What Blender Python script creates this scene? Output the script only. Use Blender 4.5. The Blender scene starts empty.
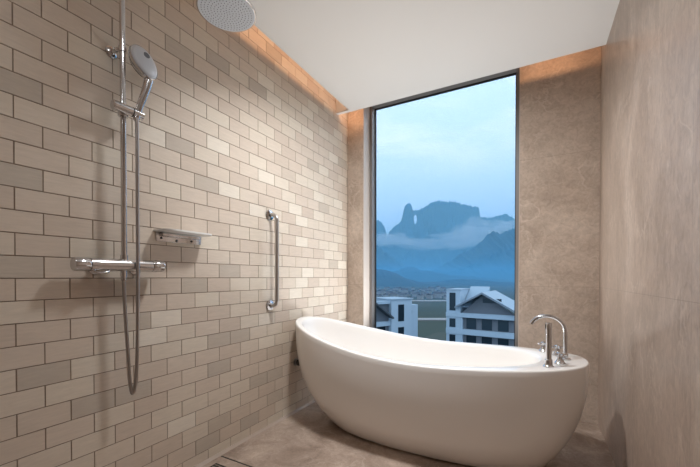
import bpy, bmesh, math, random
from mathutils import Vector, Matrix, noise
random.seed(7)
C = bpy.context.scene.collection
sc = bpy.context.scene
PI = math.pi

# ------------------------------------------------------------------ camera frame (metres)
F = 340.0; TH = math.atan(184/340); HC = 0.9675
CX0 = 1.5
W = 1.8745      # room width
L = 2.7285      # y of back wall
HZ = 2.368      # underside of the hung ceiling
SL = 2.72       # slab above
def at(px, py, zc):
    """world point seen at (px, py) in the photograph at a real distance zc ahead"""
    xc = (px-350)/F*zc
    X = xc*math.cos(TH) - zc*math.sin(TH) + CX0
    Y = xc*math.sin(TH) + zc*math.cos(TH)
    return Vector((X, Y, HC - (py-277)/F*zc))

# ------------------------------------------------------------------ materials
def srgb(r, g, b):
    f = lambda c: (c/255/12.92) if c/255 <= .04045 else ((c/255+.055)/1.055)**2.4
    return (f(r), f(g), f(b), 1)
def newmat(name):
    m = bpy.data.materials.new(name); m.use_nodes = True
    return m, m.node_tree.nodes, m.node_tree.links, m.node_tree.nodes['Principled BSDF']
def plain(name, col, rough=.5, metal=0, bump=0, bscale=60, coat=0, var=0):
    m, N, K, P = newmat(name)
    P.inputs['Base Color'].default_value = col
    P.inputs['Roughness'].default_value = rough
    P.inputs['Metallic'].default_value = metal
    P.inputs['Coat Weight'].default_value = coat
    tc = N.new('ShaderNodeTexCoord'); nz = N.new('ShaderNodeTexNoise')
    nz.inputs['Scale'].default_value = bscale; nz.inputs['Detail'].default_value = 4
    K.new(tc.outputs['Object'], nz.inputs['Vector'])
    if var:
        mx = N.new('ShaderNodeMix'); mx.data_type = 'RGBA'
        mx.inputs['A'].default_value = tuple(c*(1-var) for c in col[:3])+(1,)
        mx.inputs['B'].default_value = tuple(min(1, c*(1+var)) for c in col[:3])+(1,)
        K.new(nz.outputs['Fac'], mx.inputs['Factor']); K.new(mx.outputs['Result'], P.inputs['Base Color'])
    if bump:
        b = N.new('ShaderNodeBump'); b.inputs['Strength'].default_value = bump; b.inputs['Distance'].default_value = .002
        K.new(nz.outputs['Fac'], b.inputs['Height']); K.new(b.outputs['Normal'], P.inputs['Normal'])
    return m

def marble(name, dark, mid, light, vein, stretch, rough, seams=None, vein_amt=.6, seam_col=(.12,.1,.085,1), rot=(0,0,0)):
    """stone slab: soft cloudy grain, fine grain, light veins; seams: (axisA, period, offset),(axisB,...)"""
    m, N, K, P = newmat(name)
    tc = N.new('ShaderNodeTexCoord'); mp = N.new('ShaderNodeMapping')
    mp.inputs['Scale'].default_value = stretch; mp.inputs['Rotation'].default_value = rot
    K.new(tc.outputs['Object'], mp.inputs['Vector'])
    n1 = N.new('ShaderNodeTexNoise'); n1.inputs['Scale'].default_value = 2.2; n1.inputs['Detail'].default_value = 9
    n1.inputs['Roughness'].default_value = .62; n1.inputs['Distortion'].default_value = .9
    K.new(mp.outputs[0], n1.inputs['Vector'])
    r1 = N.new('ShaderNodeValToRGB')
    e = r1.color_ramp.elements; e[0].position = .3; e[0].color = dark; e[1].position = .72; e[1].color = light
    x = e.new(.5); x.color = mid
    K.new(n1.outputs['Fac'], r1.inputs['Fac'])
    n2 = N.new('ShaderNodeTexNoise'); n2.inputs['Scale'].default_value = 24; n2.inputs['Detail'].default_value = 8; n2.inputs['Distortion'].default_value = 1.2
    n2.inputs['Roughness'].default_value = .7
    K.new(mp.outputs[0], n2.inputs['Vector'])
    g = N.new('ShaderNodeMapRange'); g.inputs['From Min'].default_value = .3; g.inputs['From Max'].default_value = .7
    g.inputs['To Min'].default_value = .80; g.inputs['To Max'].default_value = 1.18
    K.new(n2.outputs['Fac'], g.inputs['Value'])
    mul = N.new('ShaderNodeMix'); mul.data_type = 'RGBA'; mul.blend_type = 'MULTIPLY'; mul.inputs['Factor'].default_value = 1
    K.new(r1.outputs['Color'], mul.inputs['A']); K.new(g.outputs['Result'], mul.inputs['B'])
    # veins: thin bands where a distorted noise crosses its middle
    cur = mul.outputs['Result']
    for sc_, wd, off in ((1.3, .012, 0), (2.9, .014, 7.3)):
        n3 = N.new('ShaderNodeTexNoise'); n3.noise_dimensions = '4D'; n3.inputs['W'].default_value = off
        n3.inputs['Scale'].default_value = sc_; n3.inputs['Detail'].default_value = 6; n3.inputs['Roughness'].default_value = .55
        n3.inputs['Distortion'].default_value = .6
        K.new(mp.outputs[0], n3.inputs['Vector'])
        s = N.new('ShaderNodeMath'); s.operation = 'SUBTRACT'; s.inputs[1].default_value = .5; K.new(n3.outputs['Fac'], s.inputs[0])
        a = N.new('ShaderNodeMath'); a.operation = 'ABSOLUTE'; K.new(s.outputs[0], a.inputs[0])
        mr = N.new('ShaderNodeMapRange'); mr.inputs['From Min'].default_value = 0; mr.inputs['From Max'].default_value = wd
        mr.inputs['To Min'].default_value = vein_amt; mr.inputs['To Max'].default_value = 0
        K.new(a.outputs[0], mr.inputs['Value'])
        # break the vein up
        n4 = N.new('ShaderNodeTexNoise'); n4.inputs['Scale'].default_value = sc_*1.7; K.new(tc.outputs['Object'], n4.inputs['Vector'])
        m4 = N.new('ShaderNodeMapRange'); m4.inputs['From Min'].default_value = .45; m4.inputs['From Max'].default_value = .62
        K.new(n4.outputs['Fac'], m4.inputs['Value'])
        pm = N.new('ShaderNodeMath'); pm.operation = 'MULTIPLY'; K.new(mr.outputs['Result'], pm.inputs[0]); K.new(m4.outputs['Result'], pm.inputs[1])
        mx = N.new('ShaderNodeMix'); mx.data_type = 'RGBA'; mx.inputs['B'].default_value = vein
        K.new(pm.outputs[0], mx.inputs['Factor']); K.new(cur, mx.inputs['A']); cur = mx.outputs['Result']
    if seams:
        sep = N.new('ShaderNodeSeparateXYZ'); K.new(tc.outputs['Object'], sep.inputs[0])
        for ax, per, off in seams:
            ad = N.new('ShaderNodeMath'); ad.operation = 'SUBTRACT'; ad.inputs[1].default_value = off
            K.new(sep.outputs[ax], ad.inputs[0])
            pp = N.new('ShaderNodeMath'); pp.operation = 'PINGPONG'; pp.inputs[1].default_value = per/2
            K.new(ad.outputs[0], pp.inputs[0])
            lt = N.new('ShaderNodeMath'); lt.operation = 'LESS_THAN'; lt.inputs[1].default_value = .0011
            K.new(pp.outputs[0], lt.inputs[0])
            fm = N.new('ShaderNodeMath'); fm.operation = 'MULTIPLY'; fm.inputs[1].default_value = .35; K.new(lt.outputs[0], fm.inputs[0])
            mx = N.new('ShaderNodeMix'); mx.data_type = 'RGBA'; mx.inputs['B'].default_value = seam_col
            K.new(fm.outputs[0], mx.inputs['Factor']); K.new(cur, mx.inputs['A']); cur = mx.outputs['Result']
    K.new(cur, P.inputs['Base Color'])
    P.inputs['Roughness'].default_value = rough
    P.inputs['Specular IOR Level'].default_value = .22
    return m

M = {}
# brick tiles: tone per brick comes from a face attribute, fine sawn striations over it
def brick_mat():
    m, N, K, P = newmat('brick_tile')
    at_ = N.new('ShaderNodeAttribute'); at_.attribute_name = 'tone'
    r = N.new('ShaderNodeValToRGB'); r.color_ramp.interpolation = 'LINEAR'
    e = r.color_ramp.elements
    e[0].position = 0; e[0].color = srgb(186, 174, 160)
    e[1].position = 1; e[1].color = srgb(220, 210, 195)
    x = e.new(.22); x.color = srgb(191, 178, 162)
    x = e.new(.3); x.color = srgb(197, 181, 165)
    x = e.new(.6); x.color = srgb(205, 190, 174)
    x = e.new(.85); x.color = srgb(210, 198, 181)
    K.new(at_.outputs['Fac'], r.inputs['Fac'])
    tc = N.new('ShaderNodeTexCoord'); mp = N.new('ShaderNodeMapping')
    mp.inputs['Scale'].default_value = (60, 8, 60); mp.inputs['Rotation'].default_value = (.35, 0, 0)
    K.new(tc.outputs['Object'], mp.inputs['Vector'])
    n = N.new('ShaderNodeTexNoise'); n.inputs['Scale'].default_value = 1.5; n.inputs['Detail'].default_value = 6
    n.inputs['Roughness'].default_value = .7; n.inputs['Distortion'].default_value = 1.0
    K.new(mp.outputs[0], n.inputs['Vector'])
    g = N.new('ShaderNodeMapRange'); g.inputs['From Min'].default_value = .3; g.inputs['From Max'].default_value = .7
    g.inputs['To Min'].default_value = .93; g.inputs['To Max'].default_value = 1.06
    K.new(n.outputs['Fac'], g.inputs['Value'])
    mu = N.new('ShaderNodeMix'); mu.data_type = 'RGBA'; mu.blend_type = 'MULTIPLY'; mu.inputs['Factor'].default_value = 1
    K.new(r.outputs['Color'], mu.inputs['A']); K.new(g.outputs['Result'], mu.inputs['B'])
    K.new(mu.outputs['Result'], P.inputs['Base Color'])
    b = N.new('ShaderNodeBump'); b.inputs['Strength'].default_value = .25; b.inputs['Distance'].default_value = .001
    K.new(n.outputs['Fac'], b.inputs['Height']); K.new(b.outputs['Normal'], P.inputs['Normal'])
    P.inputs['Roughness'].default_value = .55
    return m
M['brick'] = brick_mat()
M['grout'] = plain('grout', srgb(134, 118, 104), .9, var=.1)
M['marble_right'] = marble('marble_right', srgb(154,137,123), srgb(171,153,139), srgb(186,169,155), srgb(210,195,181),
                           (1.3, 1.5, .75), .33, seams=((1, .96, 2.2065), (2, .9, .0)), vein_amt=.35, rot=(.5, 0, 0))
M['marble_back'] = marble('marble_back', srgb(170,153,138), srgb(188,171,156), srgb(203,187,172), srgb(228,213,199),
                          (1.2, 1, 1.2), .3, seams=((2, .9, 0.),), vein_amt=.4, rot=(0, .5, 0))
M['marble_floor'] = marble('marble_floor', srgb(132,114,101), srgb(160,142,128), srgb(188,170,155), srgb(208,193,180),
                           (1.9, 1.9, 1), .34, seams=((1, .6, 1.274), ), vein_amt=.35)
M['ceiling'] = plain('ceiling_paint', srgb(226, 224, 221), .85, bump=.1, bscale=200)
M['silicone'] = plain('silicone', srgb(170, 154, 141), .5, var=.08, bscale=20)
M['acrylic'] = plain('tub_acrylic', srgb(236, 233, 229), .22, coat=.3)
M['chrome'] = plain('chrome', (.62, .62, .63, 1), .12, 1)
M['brushed'] = plain('brushed_steel', (.5, .48, .46, 1), .3, 1, bump=.05, bscale=300)
M['hose'] = plain('hose_metal', (.48, .46, .45, 1), .28, 1)
M['spray_face'] = plain('spray_face', srgb(198, 204, 212), .4, .1)
M['nozzle'] = plain('nozzle_rubber', srgb(110, 115, 124), .6)
M['black'] = plain('black_rubber', srgb(22, 21, 21), .5)
M['frame'] = plain('window_frame', srgb(128, 124, 122), .4, .3)
M['jamb'] = plain('jamb_stone', srgb(196, 184, 173), .4, var=.05, bscale=9)
M['white_plate'] = plain('satin_white', srgb(222, 220, 216), .35)
def glass():
    m, N, K, P = newmat('window_glass'); N.remove(P)
    out = N['Material Output']
    t = N.new('ShaderNodeBsdfTransparent'); t.inputs['Color'].default_value = (.95, .97, .98, 1)
    g = N.new('ShaderNodeBsdfGlossy'); g.inputs['Roughness'].default_value = .02
    fr = N.new('ShaderNodeFresnel'); fr.inputs['IOR'].default_value = 1.012
    mx = N.new('ShaderNodeMixShader')
    K.new(fr.outputs[0], mx.inputs[0]); K.new(t.outputs[0], mx.inputs[1]); K.new(g.outputs[0], mx.inputs[2])
    K.new(mx.outputs[0], out.inputs['Surface'])
    return m
M['glass'] = glass()
M['facade'] = plain('facade_render', srgb(168, 186, 198), .8, var=.04, bscale=.8)
M['facade_grey'] = plain('facade_grey', srgb(104, 110, 116), .8, var=.06, bscale=.8)
M['roof_metal'] = plain('roof_metal', srgb(150, 168, 180), .5, var=.04, bscale=1)
M['roof_edge'] = plain('roof_edge', srgb(120, 132, 142), .6)
M['dark_glass'] = plain('building_glass', srgb(26, 40, 50), .12)
M['soffit'] = plain('soffit', srgb(70, 78, 84), .8)
M['forest'] = plain('forest_rock', srgb(34, 46, 42), .95, var=.35, bscale=.012)
M['town_wall'] = plain('town_wall', srgb(150, 150, 148), .9, var=.15, bscale=.1)
M['town_roof'] = plain('town_roof', srgb(84, 82, 84), .9, var=.2, bscale=.1)
M['asphalt'] = plain('road_surface', srgb(150, 148, 146), .9, var=.1, bscale=.2)
def ground_mat():
    m, N, K, P = newmat('valley_ground')
    tc = N.new('ShaderNodeTexCoord'); v = N.new('ShaderNodeTexVoronoi'); v.inputs['Scale'].default_value = .022
    K.new(tc.outputs['Object'], v.inputs['Vector'])
    r = N.new('ShaderNodeValToRGB'); e = r.color_ramp.elements
    e[0].color = srgb(52, 66, 56); e[1].color = srgb(66, 72, 64); x = e.new(.5); x.color = srgb(46, 60, 50)
    K.new(v.outputs['Color'], r.inputs['Fac']); K.new(r.outputs['Color'], P.inputs['Base Color'])
    P.inputs['Roughness'].default_value = .95
    return m
M['ground'] = ground_mat()
def volume(name, col, dens, g=0.0, absorb=0):
    m, N, K, P = newmat(name); N.remove(P)
    v = N.new('ShaderNodeVolumeScatter'); v.inputs['Color'].default_value = col
    v.inputs['Density'].default_value = dens; v.inputs['Anisotropy'].default_value = g
    out = v.outputs[0]
    if absorb:
        a = N.new('ShaderNodeVolumeAbsorption'); a.inputs['Color'].default_value = col; a.inputs['Density'].default_value = dens*absorb
        ad = N.new('ShaderNodeAddShader'); K.new(out, ad.inputs[0]); K.new(a.outputs[0], ad.inputs[1]); out = ad.outputs[0]
    K.new(out, N['Material Output'].inputs['Volume'])
    return m

# ------------------------------------------------------------------ mesh helpers
def link(name, bm, mats, parent=None, smooth=False, loc=None):
    me = bpy.data.meshes.new(name)
    bmesh.ops.recalc_face_normals(bm, faces=bm.faces)
    bm.to_mesh(me); bm.free()
    if smooth:
        for p in me.polygons: p.use_smooth = True
    for m in (mats if isinstance(mats, (list, tuple)) else [mats]): me.materials.append(m)
    o = bpy.data.objects.new(name, me); C.objects.link(o)
    if parent: o.parent = parent; o.location = -parent.location if loc is None else loc
    elif loc is not None: o.location = loc
    return o
def tag(o, label=None, cat=None, group=None, kind=None):
    if label: o['label'] = label
    if cat: o['category'] = cat
    if group: o['group'] = group
    if kind: o['kind'] = kind
    return o
def thing(name, loc, label, cat, group=None):
    o = bpy.data.objects.new(name, None); C.objects.link(o); o.location = loc
    o.empty_display_size = .05
    return tag(o, label, cat, group)
def box(bm, a, b, mi=0, bev=0):
    v = [bm.verts.new((x, y, z)) for x in (a[0], b[0]) for y in (a[1], b[1]) for z in (a[2], b[2])]
    fs = [(0,1,3,2), (4,6,7,5), (0,4,5,1), (2,3,7,6), (0,2,6,4), (1,5,7,3)]
    F_ = [bm.faces.new([v[i] for i in f]) for f in fs]
    for f in F_: f.material_index = mi
    if bev:
        ed = list({e for f in F_ for e in f.edges})
        r = bmesh.ops.bevel(bm, geom=ed, offset=bev, segments=2, affect='EDGES', profile=.6)
        for f in r['faces']: f.material_index = mi
    return F_
def tube(bm, pts, rad, seg=16, mi=0, cap=True, smooth_path=0):
    pts = [Vector(p) for p in pts]
    rads = rad if isinstance(rad, (list, tuple)) else [rad]*len(pts)
    if smooth_path:
        q, rr = [], []
        for i in range(len(pts)-1):
            p0, p1, p2, p3 = pts[max(i-1,0)], pts[i], pts[i+1], pts[min(i+2,len(pts)-1)]
            for k in range(smooth_path):
                t = k/smooth_path
                q.append(.5*((2*p1)+(p2-p0)*t+(2*p0-5*p1+4*p2-p3)*t*t+(3*p1-p0-3*p2+p3)*t**3))
                rr.append(rads[i]*(1-t)+rads[i+1]*t)
        q.append(pts[-1]); rr.append(rads[-1]); pts, rads = q, rr
    rings = []; up = None
    for i, p in enumerate(pts):
        d = (pts[min(i+1, len(pts)-1)] - pts[max(i-1, 0)])
        if d.length < 1e-9: d = Vector((0,0,1))
        d.normalize()
        if up is None:
            up = Vector((0,0,1)) if abs(d.z) < .9 else Vector((1,0,0))
        u = (up - d*up.dot(d)).normalized(); w = d.cross(u); up = u
        rings.append([bm.verts.new(p + (u*math.cos(2*PI*k/seg) + w*math.sin(2*PI*k/seg))*rads[i]) for k in range(seg)])
    for i in range(len(rings)-1):
        for k in range(seg):
            f = bm.faces.new((rings[i][k], rings[i][(k+1)%seg], rings[i+1][(k+1)%seg], rings[i+1][k])); f.material_index = mi
    if cap:
        for r in (rings[0], rings[-1]):
            f = bm.faces.new(r); f.material_index = mi
def lathe(bm, prof, origin=(0,0,0), axis=(0,0,1), seg=32, mi=0):
    """prof: (radius, height) along axis"""
    ax = Vector(axis).normalized(); u = ax.orthogonal().normalized(); w = ax.cross(u); o = Vector(origin)
    rings = []
    for r, h in prof:
        if r < 1e-6: rings.append([bm.verts.new(o + ax*h)])
        else: rings.append([bm.verts.new(o + ax*h + (u*math.cos(2*PI*k/seg)+w*math.sin(2*PI*k/seg))*r) for k in range(seg)])
    for a, b in zip(rings, rings[1:]):
        for k in range(seg):
            k2 = (k+1) % seg
            if len(a) == 1 and len(b) == 1: break
            if len(a) == 1: f = bm.faces.new((a[0], b[k], b[k2]))
            elif len(b) == 1: f = bm.faces.new((a[k], a[k2], b[0]))
            else: f = bm.faces.new((a[k], a[k2], b[k2], b[k]))
            f.material_index = mi
    for r in (rings[0], rings[-1]):
        if len(r) > 1: bm.faces.new(r).material_index = mi
def autosmooth(o, ang=35):
    for p in o.data.polygons: p.use_smooth = True
    o.data.set_sharp_from_angle(angle=math.radians(ang))
    return o
def solid(bm, a, b): return box(bm, a, b)

Y0 = -1.25   # front wall, behind the camera
# ------------------------------------------------------------------ brick wall (left)
def wall_left():
    bm = bmesh.new()
    tone = bm.faces.layers.float.new('tone')
    box(bm, (-.14, Y0-.1, -.1), (-.0022, L+.35, SL+.1), 1)
    grey = {(8,-1),(4,-1),(8,7),(6,9),(15,10),(15,14),(14,7),(13,28),(0,-1),(-1,8),(-3,4),(0,11),(-5,10),(-5,12),(-5,0),(-7,2),(-7,4),(-7,10),(-9,14),(-12,9),(-12,13),(13,8),(11,22),(1,26)}
    light = {(6,11),(-3,6),(9,10),(-10,7),(-4,5),(5,14),(0,21),(8,5)}
    rnd = random.Random(3)
    hb = .0748; y_0 = .4595; zc = HC-.0045; g = .0011
    for k in range(-13, 24):
        z0, z1 = zc+k*.075, zc+(k+1)*.075
        z0, z1 = max(z0, 0), min(z1, SL)
        if z1-z0 < .01: continue
        st = 0 if k % 2 else 1
        for c in range(-24+st, 32, 2):
            a, b = y_0+c*hb, y_0+(c+2)*hb
            a, b = max(a, Y0), min(b, L)
            if b-a < .012: continue
            x = rnd.uniform(-.0005, .0005)
            v = [(-.004, a+g, z0+g), (-.004, b-g, z0+g), (-.004, b-g, z1-g), (-.004, a+g, z1-g)]
            e = .0009
            w = [(x, a+g+e, z0+g+e), (x, b-g-e, z0+g+e), (x, b-g-e, z1-g-e), (x, a+g+e, z1-g-e)]
            V = [bm.verts.new(p) for p in v]; U = [bm.verts.new(p) for p in w]
            r = rnd.random()
            if (k, c) in grey: t = rnd.uniform(0, .15)
            elif (k, c) in light: t = .97
            elif r < .015 and b > 1.0: t = rnd.uniform(.05, .25)
            else: t = rnd.uniform(.32, .86)
            if b > 1.7 and .3 < t < .9: t = min(.95, t+rnd.uniform(-.12, .25))
            fs = [bm.faces.new(U)] + [bm.faces.new((V[i], V[(i+1)%4], U[(i+1)%4], U[i])) for i in range(4)]
            for f in fs: f[tone] = t; f.material_index = 0
    o = link('wall_left', bm, [M['brick'], M['grout']]); tag(o, kind='structure')
wall_left()

# back wall with the window recess
WX0, WX1, WZ0, WZ1 = .1565, 1.406, .36, 2.60
def wall_back():
    bm = bmesh.new()
    y0, y1 = L, L+.22
    box(bm, (-.004, y0, -.1), (WX0, y1, SL))
    box(bm, (WX1, y0, -.1), (W+.12, y1, SL))
    box(bm, (WX0, y0, -.1), (WX1, y1, WZ0))
    box(bm, (WX0, y0, WZ1), (WX1, y1, SL))
    o = link('wall_back', bm, M['marble_back']); tag(o, kind='structure')
    bm = bmesh.new()     # lighter stone lining of the recess
    box(bm, (WX0, y0+.002, WZ0), (WX0+.004, L+.125, WZ1))
    box(bm, (WX1-.004, y0+.002, WZ0), (WX1, L+.125, WZ1))
    box(bm, (WX0+.004, y0+.002, WZ0), (WX1-.004, L+.125, WZ0+.004))
    o = link('trim_1', bm, M['jamb']); tag(o, kind='structure')
wall_back()
bm = bmesh.new(); box(bm, (W, Y0-.1, -.1), (W+.12, L, SL)); tag(link('wall_right', bm, M['marble_right']), kind='structure')
bm = bmesh.new(); box(bm, (-.004, Y0-.12, -.1), (W, Y0, SL)); tag(link('wall_front', bm, M['marble_back']), kind='structure')
bm = bmesh.new(); box(bm, (-.004, Y0, -.12), (W, L, 0)); tag(link('floor', bm, M['marble_floor']), kind='structure')
# ceiling: hung board with light slots at the left and back walls, closing board, slab over it
bm = bmesh.new()
EX = .130; YB = 2.552; YE = 2.520
box(bm, (EX, Y0, HZ), (W, YB, HZ+.014))
box(bm, (0, YE, HZ), (EX, YB, HZ+.014))
box(bm, (0, YE, HZ+.014), (EX, YE+.012, SL))
box(bm, (0, Y0, SL), (W, L, SL+.1))
tag(link('ceiling', bm, M['ceiling']), kind='structure')
# lip along the slot
bm = bmesh.new(); box(bm, (EX-.004, Y0, HZ-.001), (EX+.012, YE, HZ+.022))
tag(link('trim_2', bm, M['white_plate']), kind='structure')
# silicone bead at the foot of the brick wall, groove across the floor
bm = bmesh.new()
v = [bm.verts.new(p) for p in ((0,Y0,0),(.014,Y0,0),(0,Y0,.014),(0,L,0),(.014,L,0),(0,L,.014))]
for f in ((0,1,2),(3,5,4),(0,3,4,1),(1,4,5,2),(0,2,5,3)): bm.faces.new([v[i] for i in f])
tag(link('trim_3', bm, M['silicone']), kind='structure')
bm = bmesh.new(); box(bm, (.02, 1.271, 0), (W, 1.278, .0012)); tag(link('trim_4', bm, M['grout_dark'] if 'grout_dark' in M else M['black']), kind='structure')

# window
win = bpy.data.objects.new('window_1', None); C.objects.link(win); win.location = ((WX0+WX1)/2, L+.125, WZ0); tag(win, kind='structure')
fy0, fy1 = L+.125, L+.215
bm = bmesh.new(); fw = .03
box(bm, (WX0, fy0, WZ0), (WX0+fw, fy1, WZ1)); box(bm, (WX1-fw, fy0, WZ0), (WX1, fy1, WZ1))
box(bm, (WX0+fw, fy0, WZ0), (WX1-fw, fy1, WZ0+.05)); box(bm, (WX0+fw, fy0, 2.535), (WX1-fw, fy1, WZ1))
link('window_frame', bm, M['frame'], win)
bm = bmesh.new()   # dark glazing gasket
gx0, gx1 = WX0+fw, WX1-fw
box(bm, (gx0, fy1-.03, WZ0+.05), (gx0+.008, fy1-.008, 2.535)); box(bm, (gx1-.008, fy1-.03, WZ0+.05), (gx1, fy1-.008, 2.535))
box(bm, (gx0+.008, fy1-.03, WZ0+.05), (gx1-.008, fy1-.008, WZ0+.058)); box(bm, (gx0+.008, fy1-.03, 2.527), (gx1-.008, fy1-.008, 2.535))
link('gasket', bm, M['black'], win)
bm = bmesh.new(); box(bm, (gx0+.008, fy1-.022, WZ0+.058), (gx1-.008, fy1-.016, 2.527)); link('window_pane', bm, M['glass'], win)

# ------------------------------------------------------------------ bathtub
TCX, TCY, TA, TB = .880, 2.01, .857, .372
def sup(t, a, b, n):
    c, s = math.cos(t), math.sin(t)
    return a*math.copysign(abs(c)**(2/n), c), b*math.copysign(abs(s)**(2/n), s)
def rim_h(x):
    if x < .97: return .527 + .150*(max(0, .97-x)/.94)**1.75
    return .527 + .030*min(1, (x-.97)/.76)**1.5
def bathtub():
    t0 = thing('bathtub', (TCX, TCY, 0), 'white freestanding slipper bathtub standing under the tall window', 'bathtub')
    bm = bmesh.new(); NS = 128; rings = []
    def ring(fn):
        rings.append([bm.verts.new(fn(2*PI*k/NS)) for k in range(NS)])
    def outer(v):          # v 0 bottom .. 1 rim
        s = .715 + .285*(1-(1-v)**2.85); sR = .735 + .265*(1-(1-v)**2.3)
        sb = .64 + .36*(1-(1-v)**3.0)
        def fn(t):
            x, y = sup(t, TA*(sR if math.cos(t) > 0 else s), TB*sb, 2.3)
            X = TCX + .045*(1-v)**2 + x
            return (X, TCY+y, .012 + v*(rim_h(X)-.008-.012))
        return fn
    def bot(t):
        x, y = sup(t, TA*.69, TB*.61, 2.3); return (TCX+.045+x, TCY+y, .012)
    ring(bot)
    for i in range(29):
        ring(outer((i/28)**1.35))
    # rounded lip
    def lip(off, dz):
        def fn(t):
            x, y = sup(t, TA-off, TB-off, 2.3); X = TCX+x
            return (X, TCY+y, rim_h(X)-.008+dz)
        return fn
    ring(lip(.0015, .005)); ring(lip(.005, .008)); ring(lip(.010, .009))
    ICX, IA, IB = .803, .735, .336    # opening; leaves a deck at the right end
    def mid(t):
        x, y = sup(t, TA-.018, TB-.018, 2.3); x2, y2 = sup(t, IA+.006, IB+.006, 2.25)
        f = .5; X = (TCX+x)*(1-f)+(ICX+x2)*f
        return (X, TCY+(y*(1-f)+y2*f), rim_h(X)+.0012)
    ring(mid)
    def inner(s, sb, z, cxo=0):
        def fn(t):
            x, y = sup(t, IA*s, IB*sb, 2.25); X = ICX+cxo+x
            top = rim_h(X); return (X, TCY+y, .16 + (top-.16)*z)
        return fn
    ring(inner(1.0, 1.0, 1.0)); ring(inner(.992, .985, .985)); ring(inner(.983, .968, .955))
    for i in range(1, 13):
        u = i/12
        s = .983-.30*u**1.5; sb = .968-.30*u**1.8
        ring(inner(s, sb, .955*(1-u)**1.0*(1) if i < 12 else .03, .03*u))
    ring(inner(.64, .60, .005, .03)); ring(inner(.4, .4, 0, .03))
    for a, b in zip(rings, rings[1:]):
        for k in range(NS):
            bm.faces.new((a[k], a[(k+1)%NS], b[(k+1)%NS], b[k]))
    bm.faces.new(rings[0]); bm.faces.new(rings[-1])
    o = link('tub_shell', bm, M['acrylic'], t0, smooth=True)
    o.data.set_sharp_from_angle(angle=math.radians(60))
    bm = bmesh.new()   # dark levelling plinth under the shell
    P = [sup(2*PI*k/64, TA*.62, TB*.54, 2.3) for k in range(64)]
    lo = [bm.verts.new((TCX+.045+x, TCY+y, 0)) for x, y in P]; hi = [bm.verts.new((TCX+.045+x, TCY+y, .014)) for x, y in P]
    for k in range(64): bm.faces.new((lo[k], lo[(k+1)%64], hi[(k+1)%64], hi[k]))
    bm.faces.new(lo); bm.faces.new(hi); link('plinth', bm, M['black'], t0)
    bm = bmesh.new(); lathe(bm, [(0,.0),(.033,0),(.035,.003),(.030,.006),(0,.007)], (.80, TCY, .16)); autosmooth(link('drain_plug', bm, M['chrome'], t0))
bathtub()

# bath filler on the deck
def deck(x): return rim_h(x)+.0012
def filler():
    sx, sy = 1.640, 2.012
    t = thing('bath_faucet', (sx, sy, deck(sx)), 'chrome gooseneck bath filler with three cross handles on the tub deck', 'faucet')
    z0 = deck(sx)-.001
    bm = bmesh.new()
    lathe(bm, [(.026,0),(.026,.006),(.021,.010),(.013,.012),(.013,.03)], (sx, sy, z0))
    R_ = .079; top = .770-R_
    pts = [(sx, sy, z0+.01), (sx, sy, z0+.07), (sx, sy, top-.02)]
    for i in range(0, 17):
        a = PI*i/16*.86
        pts.append((sx-R_+R_*math.cos(a), sy, top+R_*math.sin(a)*.98))
    tube(bm, pts, .0095, 20)
    o = autosmooth(link('spout', bm, M['chrome'], t))
    for hx, hy in ((1.612, 1.912), (1.612, 2.112), (1.55, 2.2)):
        hz = deck(hx)-.001
        bm = bmesh.new()
        lathe(bm, [(.024,0),(.024,.005),(.018,.012),(.011,.026),(.010,.036),(.014,.040),(.014,.050),(.008,.056),(0,.058)], (hx, hy, hz), seg=24)
        h = autosmooth(link('cross_handle', bm, M['chrome'], t))
        bm = bmesh.new(); ang = .4
        for q in (0, PI/2):
            d = Vector((math.cos(ang+q), math.sin(ang+q), 0)); c = Vector((hx, hy, hz+.045))
            tube(bm, [c-d*.030, c-d*.026, c+d*.026, c+d*.030], [.0045,.006,.006,.0045], 12)
        a_ = link('handle_arms', bm, M['chrome'], h); a_.location = (0,0,0); autosmooth(a_)
filler()
def bath_hand_shower():
    x, y = 1.562, 1.832; z = deck(x)-.001
    t = thing('bath_hand_shower', (x, y, z), 'slim chrome stick hand shower upright in its socket on the tub deck', 'hand shower')
    bm = bmesh.new(); lathe(bm, [(.024,0),(.024,.005),(.019,.008),(.0165,.012),(.0165,.035),(.014,.037)], (x, y, z)); autosmooth(link('socket', bm, M['chrome'], t))
    bm = bmesh.new(); lathe(bm, [(0,.014),(.0125,.014),(.0125,.165),(.0135,.175),(.0135,.202),(.011,.206),(0,.206)], (x, y, z)); s = autosmooth(link('wand', bm, M['chrome'], t))
    bm = bmesh.new()   # spray strip facing the bath
    box(bm, (x-.0150, y-.006, z+.178), (x-.0115, y+.006, z+.199)); 
    q = link('spray_strip', bm, M['black'], s); q.location = (0,0,0)
bath_hand_shower()

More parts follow.
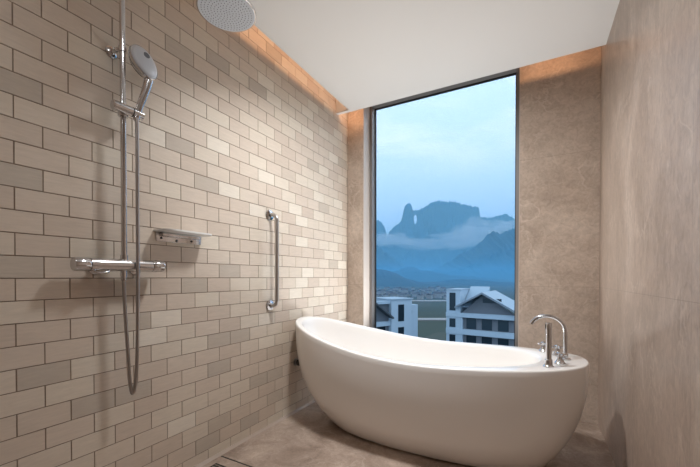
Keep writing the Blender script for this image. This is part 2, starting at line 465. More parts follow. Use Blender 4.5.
# ------------------------------------------------------------------ shower column on the brick wall
SY = .765; SX = .062
def shower():
    t = thing('shower_column', (0, SY, 1.0), 'exposed chrome shower column with round rain head on the beige brick wall', 'shower')
    bm = bmesh.new()
    pts = [(SX, SY, 1.02), (SX, SY, 1.9)]
    HX, HY = .364, 1.017; HT = 2.13; AZ = 2.19
    D_ = Vector((HX-SX, HY-SY, 0)); AL = D_.length; D_.normalize()
    def ap(q, z): return (SX+D_.x*q, SY+D_.y*q, z)
    pts = [(SX, SY, 1.025), (SX, SY, 1.5), (SX, SY, AZ-.05)]
    for i in range(1, 9):
        a = PI/2*i/8; pts.append(ap(.05*(1-math.cos(a)), AZ-.05+.05*math.sin(a)))
    pts += [ap(AL-.03, AZ)]
    for i in range(1, 9):
        a = PI/2*i/8; pts.append(ap(AL-.03+.03*math.sin(a), AZ-.03*(1-math.cos(a))))
    pts += [(HX, HY, HT+.015)]
    tube(bm, pts, .0105, 20); autosmooth(link('riser_pipe', bm, M['chrome'], t))
    # rain head
    bm = bmesh.new(); hz = 2.075
    lathe(bm, [(0,0),(.113,0),(.118,.002),(.119,.006),(.116,.009),(.040,.014),(.020,.022),(.016,.030),(.016,.045),(0,.045)], (HX, HY, hz), seg=64)
    hd = autosmooth(link('rain_head', bm, M['chrome'], t), 50)
    bm = bmesh.new(); lathe(bm, [(0,-.0015),(.111,-.0015),(.113,.0005),(0,.0005)], (HX, HY, hz), seg=64)
    sp = autosmooth(link('spray_plate', bm, M['spray_face'], hd)); sp.location = (0,0,0)
    bm = bmesh.new()
    for r in range(0, 9):
        n = max(1, r*6)
        for k in range(n):
            a = 2*PI*k/n+.1*r
            lathe(bm, [(0,-.0035),(.0014,-.0035),(.0020,-.0014),(0,-.0014)], (HX+.0124*r*math.cos(a), HY+.0124*r*math.sin(a), hz), seg=6)
    nz = link('nozzles', bm, M['nozzle'], hd); nz.location = (0,0,0)
    # wall bracket
    bz = 1.868
    bm = bmesh.new()
    lathe(bm, [(.021,0),(.022,.006),(.016,.011),(.009,.013),(.009,.040)], (0, SY-.012, bz), (1,0,0), 28)
    tube(bm, [(.030, SY-.012, bz), (.046, SY-.012, bz), (SX, SY, bz)], .0075, 14, smooth_path=4)
    lathe(bm, [(.0145,-.010),(.0145,.010)], (SX, SY, bz), (0,0,1), 24)
    autosmooth(link('wall_bracket', bm, M['chrome'], t))
    # sliding holder: a short bar across the riser, the hand shower clips in at its far end
    hz = 1.625; hX = SX+.026
    bm = bmesh.new()
    tube(bm, [(hX, .713, hz), (hX, .715, hz), (hX, .824, hz), (hX, .826, hz)], [.016,.0185,.0185,.016], 28)
    lathe(bm, [(.017,-.022),(.0185,-.019),(.0185,.019),(.017,.022)], (SX, SY, hz), (0,0,1), 24)
    s = autosmooth(link('slide_holder', bm, M['chrome'], t))
    bm = bmesh.new(); tube(bm, [(hX, .7825, hz), (hX, .7865, hz)], .0188, 28)
    k = link('seam_ring', bm, M['black'], s); k.location = (0,0,0)
    bm = bmesh.new(); lathe(bm, [(.012,0),(.013,.003),(.013,.005),(0,.006)], (SX+.008, .730, hz), (-1,0,0), 20)
    k = autosmooth(link('lock_knob', bm, M['chrome'], s)); k.location = (0,0,0)
    # thermostatic mixer
    mz = 1.014; y0, y1 = .594, .922
    bm = bmesh.new()
    tube(bm, [(SX, y0+.050, mz), (SX, y1-.050, mz)], .0240, 32)
    lathe(bm, [(.014,0),(.014,.03)], (SX, SY, mz+.010), (0,0,1), 24)
    lathe(bm, [(.012,0),(.012,.034)], (SX, SY-.002, mz-.045), (0,0,1), 24)
    mx = autosmooth(link('mixer_body', bm, M['chrome'], t))
    for sgn, y in ((-1, y0), (1, y1)):
        bm = bmesh.new()
        e = y - sgn*.048
        lathe(bm, [(.0238,0),(.0245,.001),(.0245,.045),(.0235,.048),(0,.048)], (SX, e, mz), (0,sgn,0), 36)
        for q in range(18 if sgn > 0 else 0):     # grip ribs
            a = 2*PI*q/18
            tube(bm, [(SX+.0247*math.cos(a), e+sgn*.012, mz+.0247*math.sin(a)), (SX+.0247*math.cos(a), e+sgn*.038, mz+.0247*math.sin(a))], .0010, 6)
        k = autosmooth(link('mixer_knob', bm, M['chrome'], mx)); k.location = (0,0,0)
    for y in (SY-.075, SY+.075):
        bm = bmesh.new(); lathe(bm, [(.030,0),(.030,.004),(.022,.012),(.013,.014),(.013,.045)], (0, y, mz-.006), (1,0,0), 28)
        k = autosmooth(link('wall_union', bm, M['chrome'], mx)); k.location = (0,0,0)
    bm = bmesh.new()   # small lever under the body
    tube(bm, [(SX+.004, y0+.055, mz-.018), (SX+.014, y0+.07, mz-.030), (SX+.016, y0+.10, mz-.029), (SX+.006, y0+.115, mz-.016)], .0045, 12, smooth_path=4)
    k = autosmooth(link('diverter_lever', bm, M['chrome'], mx)); k.location = (0,0,0)
    # hose: from the hand shower down in a long loop and up to the mixer
    hx, hy = SX+.030, .798
    a = [(hx+.005, hy, 1.605), (hx+.003, hy+.002, 1.50), (hx, hy+.003, 1.25), (hx-.001, hy+.003, .95), (hx-.004, hy+.001, .70), (hx-.010, hy-.002, .550),
         (hx-.016, hy-.012, .497), (hx-.022, hy-.020, .552), (hx-.026, hy-.026, .70), (hx-.029, SY, .86), (SX, SY-.002, .972)]
    bm = bmesh.new(); tube(bm, a, .0068, 14, smooth_path=14)
    ho = autosmooth(link('shower_hose', bm, M['hose'], t))
    bm = bmesh.new()
    lathe(bm, [(.009,-.014),(.0105,-.010),(.0105,.012),(.008,.016)], (SX, SY-.002, .966), (0,0,1), 18)
    k = autosmooth(link('hose_nut', bm, M['chrome'], ho)); k.location = (0,0,0)
shower()

def hand_shower():
    bx, by, bz = SX+.030, .800, 1.606
    t = thing('hand_shower', (bx, by, bz), 'chrome hand shower with oval grey head clipped to the riser', 'hand shower')
    R_ = Vector((math.cos(TH), math.sin(TH), 0)); U_ = Vector((0, 0, 1))
    hd = Vector((.109, .822, 1.834)); J = Vector((.150, .868, 1.745))
    c = (Vector((CX0, 0, HC)) - hd).normalized()
    m = (.70*R_ + .72*U_); m = (m - c*m.dot(c)).normalized()
    nrm = (.66*c + .75*m).normalized()
    up = (-.72*R_ + .70*U_); up = (up - nrm*up.dot(nrm)).normalized(); sd = nrm.cross(up)
    bm = bmesh.new()
    base = Vector((bx, by, bz)); top = hd - up*.046 - nrm*.012
    tube(bm, [base+Vector((0,0,-.012)), base+Vector((0,0,.0)), base*.72+top*.28+Vector((0,0,0)), base*.35+top*.65+Vector((.002,.002,-.004)), top-Vector((0,0,.012)), hd-up*.035-nrm*.014],
         [.0085,.0120,.0130,.0150,.0180,.018], 20, smooth_path=6)
    autosmooth(link('handle', bm, M['chrome'], t), 60)
    def oval(rings, name, mat, par, seg=48, sh=0):
        bm = bmesh.new(); R = []
        for ru, rs, h in rings:
            R.append([bm.verts.new(hd + up*(math.cos(2*PI*k/seg)*ru) + sd*math.sin(2*PI*k/seg)*rs*(1+.10*math.cos(2*PI*k/seg)) + nrm*h) for k in range(seg)])
        for a, b in zip(R, R[1:]):
            for k in range(seg): bm.faces.new((a[k], a[(k+1)%seg], b[(k+1)%seg], b[k]))
        bm.faces.new(R[0]); bm.faces.new(R[-1])
        o = link(name, bm, mat, par)
        if par is not t: o.location = (0,0,0)
        return autosmooth(o, 50)
    head = oval([(.050,.036,-.026),(.060,.043,-.022),(.067,.047,-.010),(.069,.048,0),(.067,.046,.005)], 'spray_head', M['chrome'], t)
    oval([(.065,.044,.003),(.062,.042,.009),(.052,.034,.013),(.034,.021,.016)], 'head_cover', M['spray_face'], head)
    oval([(.052,.038,-.029),(.052,.038,-.0255)], 'spray_face', M['black'], head)
    bm = bmesh.new(); c_ = hd+up*.022+sd*-.016+nrm*.0125
    lathe(bm, [(.012,-.002),(.0125,.003),(.011,.0045),(0,.005)], c_, nrm, 24)
    k = autosmooth(link('select_button', bm, M['nozzle'], head)); k.location = (0,0,0)
hand_shower()

# ------------------------------------------------------------------ soap shelf
def shelf():
    y0, y1 = .920, 1.175
    t = thing('soap_shelf', (0, (y0+y1)/2, 1.15), 'small chrome and white soap shelf screwed to the brick wall', 'shelf')
    bm = bmesh.new(); pts = []
    # plan outline: straight at wall, rounded front corners
    n = 8; r = .045; dX = .105
    out = [(.001, y0), (dX-r, y0)] + [(dX-r+r*math.sin(PI/2*i/n), y0+r-r*math.cos(PI/2*i/n)) for i in range(1, n+1)]
    out += [(dX-r+r*math.cos(PI/2*i/n), y1-r+r*math.sin(PI/2*i/n)) for i in range(0, n+1)] + [(.001, y1)]
    z0, z1 = 1.172, 1.180
    lo = [bm.verts.new((x, y, z0)) for x, y in out]; hi = [bm.verts.new((x, y, z1)) for x, y in out]
    for i in range(len(out)):
        j = (i+1) % len(out); bm.faces.new((lo[i], lo[j], hi[j], hi[i]))
    bm.faces.new(lo); bm.faces.new(hi)
    bmesh.ops.bevel(bm, geom=[e for e in bm.edges if abs(e.verts[0].co.z-e.verts[1].co.z) < 1e-5], offset=.0018, segments=2, affect='EDGES')
    autosmooth(link('tray', bm, M['white_plate'], t))
    bm = bmesh.new(); box(bm, (0, y0+.012, 1.130), (.006, y1-.012, 1.172), bev=.0015)
    box(bm, (.005, y0+.03, 1.155), (.030, y1-.03, 1.172), bev=.001)
    b = autosmooth(link('mounting_bracket', bm, M['chrome'], t))
    for y, z, x in ((y0+.035, 1.146, .0055), (y0+.11, 1.139, .0055), (y0+.19, 1.143, .0055)):
        bm = bmesh.new(); lathe(bm, [(.0055,0),(.0055,.002),(.004,.0035),(0,.004)], (x, y, z), (1,0,0), 16)
        s = autosmooth(link('screw', bm, M['black'], b)); s.location = (0,0,0)
shelf()

# ------------------------------------------------------------------ grab bar
def grab():
    gy = 1.68; zt, zb = 1.365, .785; ox = .062; r = .0125
    t = thing('grab_bar', (0, gy, zb), 'vertical brushed steel grab bar on the brick wall left of the tub', 'grab bar')
    pts = [(0.008, gy, zt)]
    for i in range(0, 9):
        a = PI/2*i/8; pts.append((ox-.035+.035*math.sin(a), gy, zt-.035+.035*math.cos(a)))
    for i in range(0, 9):
        a = PI/2*i/8; pts.append((ox-.035+.035*math.cos(a), gy, zb+.035-.035*math.sin(a)))
    pts.append((.008, gy, zb))
    bm = bmesh.new(); tube(bm, pts, r, 20); autosmooth(link('bar', bm, M['brushed'], t), 50)
    for z in (zt, zb):
        bm = bmesh.new(); lathe(bm, [(.034,0),(.035,.004),(.032,.010),(.020,.013),(.0150,.014),(.0150,.022)], (0, gy, z), (1,0,0), 36)
        autosmooth(link('wall_flange', bm, M['chrome'], t))
grab()
# black valve knob low on the brick wall, beside the tub
def valve():
    y, z = 1.955, .357
    t = thing('wall_valve', (0, y, z), 'small black valve on the brick wall behind the tub left end', 'valve')
    bm = bmesh.new(); lathe(bm, [(.028,0),(.028,.003),(.014,.006),(.012,.02)], (0, y, z), (1,0,0), 28); autosmooth(link('escutcheon', bm, M['brushed'], t))
    bm = bmesh.new(); lathe(bm, [(.013,0),(.020,.003),(.022,.008),(.022,.022),(.018,.027),(0,.028)], (.012, y, z), (1,0,0), 28); autosmooth(link('knob', bm, M['black'], t))
valve()
def drain():
    x0, y0, x1, y1 = .055, 1.10, .165, 1.212
    t = thing('floor_drain', ((x0+x1)/2, (y0+y1)/2, 0), 'square dark floor drain set in the marble by the brick wall', 'drain')
    bm = bmesh.new(); box(bm, (x0, y0, 0), (x1, y1, .003), bev=.001); link('grate_frame', bm, M['black'], t)
    bm = bmesh.new()
    for i in range(6):
        y = y0+.012+i*.016; box(bm, (x0+.01, y, .003), (x1-.01, y+.007, .005))
    link('grate', bm, M['brushed'], t)
drain()

# ------------------------------------------------------------------ lamps
SPOT_W = 42
def area(name, loc, rot, sx, sy, power, col, spread=PI):
    l = bpy.data.lights.new(name, 'AREA'); l.shape = 'RECTANGLE'; l.size = sx; l.size_y = sy
    l.energy = power; l.color = col; l.spread = spread
    o = bpy.data.objects.new(name, l); C.objects.link(o); o.location = loc; o.rotation_euler = rot
    return o
AMB = (1.0, .55, .31)
ly0, ly1 = -1.0, 2.49
area('cove_strip_light', (.255, (ly0+ly1)/2, HZ+.052), (0, PI/2, 0), .045, ly1-ly0, 3.2, AMB)
area('cove_strip_light', (1.58, 2.36, HZ+.045), (PI/2, 0, 0), .30, .05, .45, AMB, 2.2)
area('cove_strip_light', (.10, 2.560, HZ+.040), (PI/2, 0, 0), .14, .012, .25, AMB)
def downlight(x, y, power, col=(.955, .975, 1), label='', tilt=0):
    t = thing('downlight', (x, y, HZ), label, 'downlight')
    bm = bmesh.new(); lathe(bm, [(.122,0),(.122,-.003),(.114,-.004),(.112,-.001)], (x, y, HZ), (0,0,1), 40)
    autosmooth(link('bezel', bm, M['white_plate'], t))
    l = bpy.data.lights.new('downlight_lamp', 'AREA'); l.shape = 'DISK'; l.size = .22; l.energy = power; l.color = col; l.spread = math.radians(165) if not tilt else math.radians(146)
    o = bpy.data.objects.new('downlight_lamp', l); C.objects.link(o); o.location = (x, y, HZ-.012-.12*math.sin(tilt)); o.rotation_euler.x = tilt
    return o
downlight(.80, 1.45, 14, label='round recessed ceiling downlight above the front of the bathtub', tilt=math.radians(16))
sp = bpy.data.lights.new('tub_fill_spot', 'SPOT'); sp.energy = SPOT_W; sp.color = (.96, .965, 1); sp.spot_size = math.radians(62); sp.spot_blend = .9; sp.shadow_soft_size = .12  # added spot out of view, whitens the inside of the tub
so = bpy.data.objects.new('tub_fill_spot', sp); C.objects.link(so); so.location = (.80, 1.45, HZ-.012)
so.rotation_euler = (Vector((.88, 2.10, .50))-Vector(so.location)).to_track_quat('-Z', 'Y').to_euler()
downlight(.95, .35, 2.0, label='added unseen fill downlight in front of the shower column')  # added lamp out of view, lifts the near brick wall
downlight(.95, -.75, 3, label='added unseen fill downlight near the front wall')  # added lamp behind the camera, brightens the walls

def uplight():  # unseen light added behind the tub to brighten the ceiling
    x0, x1, y, z = .40, 1.18, L+.075, WZ0+.004
    t = thing('fill_uplight', ((x0+x1)/2, y, z), 'added unseen fill light lying on the window sill behind the bathtub', 'light')
    bm = bmesh.new(); box(bm, (x0, y-.028, z), (x1, y+.028, z+.022), bev=.003); link('fill_housing', bm, M['frame'], t)
    area('fill_lamp', ((x0+x1)/2, y, z+.028), (PI-UP_TILT, 0, 0), x1-x0-.04, .035, UP_W, (.945, .975, 1), math.radians(150))
UP_W = 13; UP_TILT = math.radians(-24)
uplight()

# ------------------------------------------------------------------ world
GLOW = 1.0
def world():
    w = bpy.data.worlds.new('sky'); sc.world = w; w.use_nodes = True
    N, K = w.node_tree.nodes, w.node_tree.links
    bg = N['Background']
    tc = N.new('ShaderNodeTexCoord'); sep = N.new('ShaderNodeSeparateXYZ'); K.new(tc.outputs['Generated'], sep.inputs[0])
    r = N.new('ShaderNodeValToRGB'); e = r.color_ramp.elements
    e[0].position = 0; e[0].color = srgb(90, 120, 140)
    e[1].position = 1; e[1].color = srgb(140, 190, 230)
    for p, c in ((.49, (120,155,180)), (.505, (186,208,244)), (.58, (172,199,238)), (.66, (176,201,230)), (.75, (186,208,234))):
        x = e.new(p); x.color = srgb(*c)
    h = N.new('ShaderNodeMapRange'); h.inputs['From Min'].default_value = -1; h.inputs['From Max'].default_value = 1
    K.new(sep.outputs['Z'], h.inputs['Value']); K.new(h.outputs['Result'], r.inputs['Fac'])
    mp = N.new('ShaderNodeMapping'); mp.inputs['Scale'].default_value = (2.2, 2.2, 7.0); K.new(tc.outputs['Generated'], mp.inputs['Vector'])
    n = N.new('ShaderNodeTexNoise'); n.inputs['Scale'].default_value = 1.5; n.inputs['Detail'].default_value = 8; n.inputs['Roughness'].default_value = .6
    n.inputs['Distortion'].default_value = .4
    K.new(mp.outputs[0], n.inputs['Vector'])
    m = N.new('ShaderNodeMapRange'); m.inputs['From Min'].default_value = .38; m.inputs['From Max'].default_value = .6; m.inputs['To Max'].default_value = .95
    K.new(n.outputs['Fac'], m.inputs['Value'])
    el = N.new('ShaderNodeMapRange'); el.inputs['From Min'].default_value = .26; el.inputs['From Max'].default_value = .40
    K.new(sep.outputs['Z'], el.inputs['Value'])
    mm = N.new('ShaderNodeMath'); mm.operation = 'MULTIPLY'; K.new(m.outputs['Result'], mm.inputs[0]); K.new(el.outputs['Result'], mm.inputs[1])
    mx = N.new('ShaderNodeMix'); mx.data_type = 'RGBA'; mx.inputs['B'].default_value = srgb(216, 225, 236)
    K.new(mm.outputs[0], mx.inputs['Factor']); K.new(r.outputs['Color'], mx.inputs['A']); K.new(mx.outputs['Result'], bg.inputs['Color'])
    # added warm glow in the unseen right-hand sky, lights the brick wall
    az, el_ = math.radians(50), math.radians(24)
    d0 = (math.sin(az)*math.cos(el_), math.cos(az)*math.cos(el_), math.sin(el_))
    dt = N.new('ShaderNodeVectorMath'); dt.operation = 'DOT_PRODUCT'; dt.inputs[1].default_value = d0
    K.new(tc.outputs['Generated'], dt.inputs[0])
    gl = N.new('ShaderNodeMapRange'); gl.interpolation_type = 'SMOOTHSTEP'
    gl.inputs['From Min'].default_value = .80; gl.inputs['From Max'].default_value = .97; gl.inputs['To Max'].default_value = GLOW
    K.new(dt.outputs['Value'], gl.inputs['Value'])
    b2 = N.new('ShaderNodeBackground'); b2.inputs['Color'].default_value = (1, .90, .79, 1); K.new(gl.outputs['Result'], b2.inputs['Strength'])
    ad = N.new('ShaderNodeAddShader'); K.new(bg.outputs[0], ad.inputs[0]); K.new(b2.outputs[0], ad.inputs[1])
    K.new(ad.outputs[0], N['World Output'].inputs['Surface'])
    bg.inputs['Strength'].default_value = 1.52
world()

# ------------------------------------------------------------------ outside
GZ = -16.0
bm = bmesh.new(); box(bm, (-7000, 12, GZ-2), (4000, 9000, GZ)); tag(link('valley_ground', bm, M['ground']), kind='structure')

def interp(prof, x):
    if x <= prof[0][0]: return prof[0][1]
    for (a, b), (c, d) in zip(prof, prof[1:]):
        if x <= c: return b+(d-b)*(x-a)/(c-a)
    return prof[-1][1]
def ridge(name, label, prof, depth, thick, rough, step=1.5, steep=1.0, seed=0, hole=None):
    """a closed ridge of rock: crest along the profile, flanks falling to the valley floor in front and behind"""
    bm = bmesh.new(); cols = []
    px = prof[0][0]; xs = []
    while px <= prof[-1][0]: xs.append(px); px += step if 370 < px < 522 else step*4
    fw = Vector((-math.sin(TH), math.cos(TH), 0))
    NR = 14
    for px in xs:
        crest = at(px, interp(prof, px), depth)
        jit = noise.noise(Vector((px*.35, seed, 0)))*rough*.5 + noise.noise(Vector((px*.9, seed, 3)))*rough*.8
        H = max(6, crest.z - GZ + jit)
        col = []
        for i in range(NR+1):
            u = i/NR                         # front foot .. crest
            hh = H*u**(1/steep if steep < 1 else 1) if steep <= 1 else H*(u**.55)
            y = -thick*(1-u)**(steep)
            nn = noise.fractal(Vector((crest.x*.006, hh*.012+seed, y*.006)), .9, 2.2, 5)
            amp = math.sin(min(1, u*1.02)*PI)*.9
            p = Vector((crest.x, crest.y, 0)) + fw*(y + nn*thick*.22*amp)
            col.append(bm.verts.new((p.x, p.y, GZ-1+max(0, hh*(1+.05*nn*amp)))))
        for i in range(1, 6):
            u = i/5; p = Vector((crest.x, crest.y, 0)) + fw*(thick*u)
            col.append(bm.verts.new((p.x, p.y, GZ-1+H*(1-u))))
        cols.append(col)
    for a, b in zip(cols, cols[1:]):
        for i in range(len(a)-1): bm.faces.new((a[i], b[i], b[i+1], a[i+1]))
        bm.faces.new((a[-1], b[-1], b[0], a[0]))
    bm.faces.new(cols[0]); bm.faces.new(cols[-1])
    o = link(name, bm, M['forest'])
    tag(o, label, 'mountain')
    if hole:
        hx, hy, rw, rh = hole
        c = at(hx, hy, depth); s = depth/F
        b2 = bmesh.new(); fwv = fw
        rt = Vector((math.cos(TH), math.sin(TH), 0)); rg = []
        d = (at(hx, hy, depth)-Vector((CX0, 0, HC))).normalized()
        for q in (-thick*1.6, thick*1.6):
            rg.append([b2.verts.new(c + d*q + rt*math.cos(2*PI*k/24)*rw*s + Vector((0,0,1))*math.sin(2*PI*k/24)*rh*s) for k in range(24)])
        for k in range(24): b2.faces.new((rg[0][k], rg[0][(k+1)%24], rg[1][(k+1)%24], rg[1][k]))
        b2.faces.new(rg[0]); b2.faces.new(rg[1])
        cut = link('cutter', b2, M['forest'])
        md = o.modifiers.new('b', 'BOOLEAN'); md.object = cut; md.operation = 'DIFFERENCE'; md.solver = 'EXACT'
        dg = bpy.context.evaluated_depsgraph_get(); dg.update()
        nm = bpy.data.meshes.new_from_object(o.evaluated_get(dg)); o.modifiers.clear(); o.data = nm
        bpy.data.objects.remove(cut)
    return o
ridge('mountain', 'tall flat-topped cliff mountain with a natural arch, farthest in the window view',
      [(150,250),(260,244),(330,228),(360,222),(376,220),(380,221),(384,226),(387,236),(390,231),(396,225),(400,223),(402,217),(404,208),(406.5,203.5),(409,203),(411,205),(412.5,210),(416,210.5),(421,209),(426,206),(433,202),(438,200.3),(445,202),(453,201.5),(460,203.5),(470,206),(478,207),(479,211),(480,217),(490,218),(500,215),(506,214),(514,219),(530,227),(600,240),(760,255)],
      3600, 330, 34, step=.75, steep=1.0, seed=1, hole=(415.2, 219.5, 1.5, 4.6))
ridge('mountain', 'blue hillside sloping down from the left edge of the window view',
      [(150,200),(250,215),(330,230),(360,238),(376,244),(385,252),(395,259),(405,265),(420,272),(440,279),(470,285)], 2300, 500, 30, seed=5)
ridge('mountain', 'blue mountain spur rising to the right edge of the window view',
      [(395,284),(420,275),(440,267),(455,258),(465,252),(478,244),(487,235),(493,231),(500,234),(508,230),(520,226),(560,214),(650,230),(780,250)], 1900, 420, 24, seed=9)
ridge('mountain', 'low rounded knoll in the middle of the valley below the cliff mountain',
      [(340,274),(380,274),(398,270),(406,267),(414,266.5),(421,270),(433,271),(450,275),(520,280),(600,284)], 1300, 260, 6, seed=13)
ridge('mountain', 'dark wooded foothill at the lower left of the window view',
      [(200,258),(300,262),(340,265),(377,268.5),(387,270),(396,273),(406,278),(425,284),(445,290)], 800, 190, 4, seed=17)
ridge('mountain', 'dark wooded foothill behind the gabled white building',
      [(415,290),(433,284),(447,280),(462,278.5),(478,279.6),(499,282),(520,284),(600,276),(720,274)], 850, 200, 4, seed=21)

# haze filling the valley and drifting cloud banks
bm = bmesh.new(); box(bm, (-6500, 120, GZ+.5), (3500, 8500, 1000))
tag(link('valley_haze', bm, volume('haze_air', (.34, .73, 1, 1), .00026, absorb=.7)), 'thin blue haze filling the valley outside the window', 'haze', kind='stuff')
bm = bmesh.new(); box(bm, (-6500, 125, GZ+.6), (3500, 8400, 40))
tag(link('valley_mist', bm, volume('mist_air', (.14, .54, .95, 1), .0008, absorb=.8)), 'denser blue mist lying over the fields and foothills of the valley', 'mist', kind='stuff')
cm = volume('cloud_vapour', (.97, .98, 1, 1), .0034)
def cloud(px, py, depth, rx, ry, rz, label, seed):
    c = at(px, py, depth); bm = bmesh.new()
    bmesh.ops.create_icosphere(bm, subdivisions=4, radius=1)
    for v in bm.verts:
        n = v.co.normalized(); f = 1 + .55*noise.fractal(n*1.8+Vector((seed*3.1, 0, 0)), .8, 2.1, 4)
        v.co = Vector((n.x*rx*f, n.y*ry*f, n.z*rz*f))
    o = link('cloud_bank', bm, cm, smooth=True); o.location = c; o.rotation_euler.z = TH
    tag(o, label, 'cloud', kind='stuff')
cloud(466, 238, 2900, 290, 160, 85, 'pale cloud bank drifting across the right side of the cliff mountain', 1)
cloud(476, 224, 2750, 105, 80, 62, 'small pale cloud puff rising in front of the cliff edge', 6)
cloud(503, 228, 2800, 200, 120, 62, 'pale cloud wisp behind the right mountain spur', 2)
cloud(392, 240, 2900, 190, 140, 60, 'pale cloud at the left foot of the cliff mountain', 3)
cloud(428, 244, 3000, 260, 130, 45, 'thin pale cloud below the natural arch', 4)

# ------------------------------------------------------------------ buildings
def quad_prism(bm, P, h0, h1, mi=0):
    lo = [bm.verts.new((x, y, h0)) for x, y in P]; hi = [bm.verts.new((x, y, h1)) for x, y in P]
    n = len(P)
    for i in range(n): bm.faces.new((lo[i], lo[(i+1)%n], hi[(i+1)%n], hi[i])).material_index = mi
    bm.faces.new(lo).material_index = mi; bm.faces.new(hi).material_index = mi
class Frame:
    """local facade frame: u along the facade, w into the building, z up"""
    def __init__(s, p0, p1):
        s.o = Vector((p0.x, p0.y, 0)); d = Vector((p1.x-p0.x, p1.y-p0.y, 0)); s.len = d.length; s.u = d.normalized()
        s.w = Vector((-s.u.y, s.u.x, 0))
        if s.w.dot(Vector((-math.sin(TH), math.cos(TH), 0))) < 0: s.w = -s.w
    def p(s, u, w, z): q = s.o + s.u*u + s.w*w; return Vector((q.x, q.y, z))
    def box(s, bm, u0, u1, w0, w1, z0, z1):
        v = [bm.verts.new(s.p(u, w, z)) for u in (u0, u1) for w in (w0, w1) for z in (z0, z1)]
        for f in ((0,1,3,2), (4,6,7,5), (0,4,5,1), (2,3,7,6), (0,2,6,4), (1,5,7,3)): bm.faces.new([v[i] for i in f])
def facade_building(fr, th, ulist, zlist, apex_u, label):
    pass
def right_building():
    A = at(446.5, 300, 58); B = at(515, 300, 52); fr = Frame(A, B)
    ln = fr.len*1.55
    t = thing('apartment_building', fr.p(0, 0, GZ), 'white gabled building with dark windows at the right of the window view', 'building')
    def part(name, boxes, mat, par=t):
        bm = bmesh.new()
        for b in boxes: fr.box(bm, *b)
        o = link(name, bm, mat, par)
        if par is not t: o.location = (0,0,0)
        return o
    zf = lambda y: HC - (y-277)/F*57.9     # heights read at the tower corner
    U = fr.len/ (515-446.5)
    # tower on the left with stacked windows
    tw = 2.35
    w = part('tower_wall', [(0, tw, 0, 6, GZ, zf(290))], M['facade'])
    zb = [zf(299.5), ]
    for y0, y1 in ((292.5, 310), (318, 326.5), (334, 341), (347, 355)):
        part('tower_window', [(.55, 1.55, -.06, .05, zf(y1), zf(y0))], M['dark_glass'])
    # main wall behind
    part('wall', [(tw, ln, .5, 9, GZ, zf(316))], M['facade_grey'])
    bands = [(312, 316.3), (328, 333), (345, 350), (362, 367)]
    for y0, y1 in bands: part('balcony_band', [(-.05, ln, -.12, .6, zf(y1), zf(y0))], M['facade'])
    # windows in the rows between the bands
    for y0, y1 in ((317.2, 327.3), (334, 344.4), (351, 361)):
        u = tw+.9
        while u+1.6 < ln:
            part('window', [(u, u+1.55, .42, .55, zf(y1), zf(y0))], M['dark_glass']); u += 2.45
        u = tw+.1
    for u in (tw+.02,): part('pilaster', [(u, u+.35, .0, .6, GZ, zf(312))], M['facade'])
    # gable
    ua, za = fr.len*.56, zf(291.3); ue0, ze0 = tw-.7, zf(305.5); ue1 = ua + (ua-ue0)*1.25; ze1 = za-(za-ze0)*1.25
    bm = bmesh.new()
    v = [fr.p(ue0+.9, .45, zf(312)), fr.p(ua, .45, za-.35), fr.p(ue1-.6, .45, zf(312))]
    a = [bm.verts.new(q) for q in v]; b = [bm.verts.new(q+fr.w*.2) for q in v]
    bm.faces.new(a); bm.faces.new(b)
    for i in range(3): bm.faces.new((a[i], a[(i+1)%3], b[(i+1)%3], b[i]))
    link('gable_wall', bm, M['facade_grey'], t)
    # roof slopes
    def slope(u0, z0, u1, z1, w0=-.7, w1=9.5, th=.22, name='roof_slope', mat=M['roof_metal']):
        bm = bmesh.new(); vs = []
        for dz in (0, -th):
            vs.append([bm.verts.new(fr.p(u, w, z+dz)) for u, w, z in ((u0,w0,z0),(u1,w0,z1),(u1,w1,z1),(u0,w1,z0))])
        bm.faces.new(vs[0]); bm.faces.new(vs[1])
        for i in range(4): bm.faces.new((vs[0][i], vs[0][(i+1)%4], vs[1][(i+1)%4], vs[1][i]))
        return link(name, bm, mat, t)
    slope(ue0, ze0, ua, za); slope(ua, za, ue1, ze1)
    slope(ue0, ze0-.02, ua, za-.02, -.85, -.68, .30, 'verge_board', M['roof_edge']); slope(ua, za-.02, ue1, ze1-.02, -.85, -.68, .30, 'verge_board', M['roof_edge'])
    part('gable_window', [(ua-.1, ua+2.7, .38, .5, za-1.75, za-1.05)], M['dark_glass'])
    part('tower_roof', [(-.12, tw+.1, -.1, 6.2, zf(290), zf(289))], M['roof_metal'])
    bm = bmesh.new(); u0, u1 = tw+.1, ua-.2; w0, w1 = 1.0, 6.0; za0, za1 = zf(306), zf(289)+.35
    lo = [bm.verts.new(fr.p(u, w, z)) for u, w, z in ((u0,w0,za0),(u1,w0,za0),(u1,w1,za1),(u0,w1,za1))]
    hi = [bm.verts.new(fr.p(u, w, za0-.2)) for u, w in ((u0,w0),(u1,w0),(u1,w1),(u0,w1))]
    bm.faces.new(lo); bm.faces.new(hi)
    for i in range(4): bm.faces.new((lo[i], lo[(i+1)%4], hi[(i+1)%4], hi[i]))
    link('rear_roof', bm, M['roof_metal'], t)
right_building()
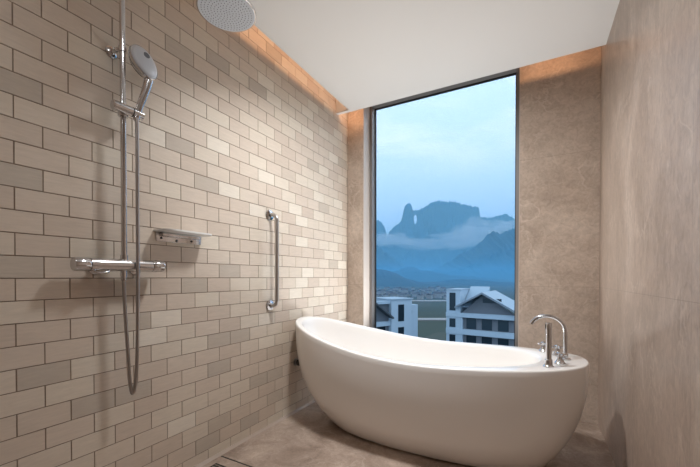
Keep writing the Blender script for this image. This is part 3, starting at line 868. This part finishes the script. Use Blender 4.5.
def left_building():
    A = at(391.5, 300, 55); B = at(412, 300, 57.0); fr = Frame(A, B)
    t = thing('apartment_building', fr.p(0, 0, GZ), 'white building with a dark gable at the left of the window view', 'building')
    def part(name, boxes, mat):
        bm = bmesh.new()
        for b in boxes: fr.box(bm, *b)
        return link(name, bm, mat, t)
    zf = lambda y: HC - (y-277)/F*55.0
    T = fr.len
    part('tower_wall', [(0, T, 0, 5, GZ, zf(300))], M['facade'])
    part('tower_roof', [(-.15, T+.15, -.15, 5.1, zf(300), zf(299))], M['roof_metal'])
    for y0, y1 in ((305, 322), (328, 338), (344, 354)):
        part('tower_window', [(T*.32, T*.60, -.05, .05, zf(y1), zf(y0))], M['dark_glass'])
    part('side_wing', [(T, T+1.5, .3, 6, GZ, zf(306))], M['facade'])
    part('side_window', [(T+.02, T+.22, .22, .35, zf(315), zf(311.5))], M['dark_glass'])
    part('wall', [(-8, 0, .8, 7, GZ, zf(304))], M['facade_grey'])
    part('balcony_band', [(-8, .0, .3, .9, zf(326), zf(321.5))], M['facade'])
    part('parapet', [(-8, .0, .3, .9, zf(304.0), zf(301))], M['facade'])
    part('balcony_band', [(-8, .0, .3, .9, zf(345), zf(340))], M['facade'])
    for y0, y1 in ((327, 339),):
        for u in (-2.2, -4.6, -7.0): part('window', [(u, u+1.5, .72, .82, zf(y1), zf(y0))], M['dark_glass'])
    bm = bmesh.new()   # sloping gable roof falling to the tower
    vs = []
    for dz in (0, -.28): vs.append([bm.verts.new(fr.p(u, w, z+dz)) for u, w, z in ((-5.0,-.6,zf(294)),(.1,-.6,zf(317)),(.1,.9,zf(317)),(-5.0,.9,zf(294)))])
    bm.faces.new(vs[0]); bm.faces.new(vs[1])
    for i in range(4): bm.faces.new((vs[0][i], vs[0][(i+1)%4], vs[1][(i+1)%4], vs[1][i]))
    link('roof_slope', bm, M['soffit'], t)
left_building()

# road and town in the valley
bm = bmesh.new()
for (x0, ya, dep) in ((300, 0, 132), (300, 0, 235)):
    a = at(300, 277, dep); b = at(560, 277, dep); w = Vector((-math.sin(TH), math.cos(TH), 0))*dep*.045
    v = [bm.verts.new((p.x, p.y, GZ+.05)) for p in (a, b, b+w, a+w)]; v2 = [bm.verts.new((p.x, p.y, GZ+.35)) for p in (a, b, b+w, a+w)]
    bm.faces.new(v); bm.faces.new(v2)
    for i in range(4): bm.faces.new((v[i], v[(i+1)%4], v2[(i+1)%4], v2[i]))
tag(link('trim_5', bm, M['asphalt']), kind='structure')
def house_proto():
    bm = bmesh.new(); box(bm, (-5, -4, 0), (5, 4, 6)); 
    t = thing('town_house', (0,0,0), 'tiny pale house in the distant town on the valley floor', 'house', 'distant houses on the valley floor')
    wl = link('wall', bm, M['town_wall'], t, loc=(0,0,0))
    bm = bmesh.new(); v = [bm.verts.new(p) for p in ((-5.5,-4.5,6),(5.5,-4.5,6),(5.5,4.5,6),(-5.5,4.5,6),(-5.5,0,8.2),(5.5,0,8.2))]
    for f in ((0,1,5,4),(2,3,4,5),(0,4,3),(1,2,5),(0,3,2,1)): bm.faces.new([v[i] for i in f])
    rf = link('roof', bm, M['town_roof'], t, loc=(0,0,0))
    return t
hp = house_proto(); rnd = random.Random(11)
n_ = 0
for row, dep in enumerate((265, 300, 345, 395, 450)):
    for k in range(9):
        px = 378 + k*8.6 + (row % 2)*4 + rnd.uniform(-1.2, 1.2)
        p = at(px, 277, dep+rnd.uniform(-7, 7))
        if n_ == 0: o = hp
        else:
            o = hp.copy(); C.objects.link(o)
            for ch in hp.children[:2]:
                c = ch.copy(); C.objects.link(c); c.parent = o
        o.location = (p.x, p.y, GZ); o.rotation_euler.z = rnd.uniform(0, PI); s = rnd.uniform(.3, .62); o.scale = (s, s, s*rnd.uniform(.7, 1.3))
        n_ += 1

# ------------------------------------------------------------------ camera
cd = bpy.data.cameras.new('camera'); cam = bpy.data.objects.new('camera', cd); C.objects.link(cam)
cam.location = (CX0, 0, HC); pitch = math.radians(.65)
cam.rotation_euler = (PI/2-pitch, 0, TH)
cd.sensor_width = 36; cd.lens = F/700*36
cd.shift_y = (277 + F*math.tan(pitch) - 233.5)/700
cd.clip_start = .02; cd.clip_end = 20000
sc.camera = cam
sc.view_settings.view_transform = 'Standard'; sc.view_settings.look = 'None'
sc.view_settings.exposure = .45; sc.view_settings.gamma = 1
sc.view_settings.use_curve_mapping = False
sc.cycles.max_bounces = 10; sc.cycles.diffuse_bounces = 6; sc.cycles.transparent_max_bounces = 12
sc.cycles.volume_bounces = 1
sc.cycles.caustics_reflective = False; sc.cycles.caustics_refractive = False
sc.cycles.sample_clamp_indirect = 4
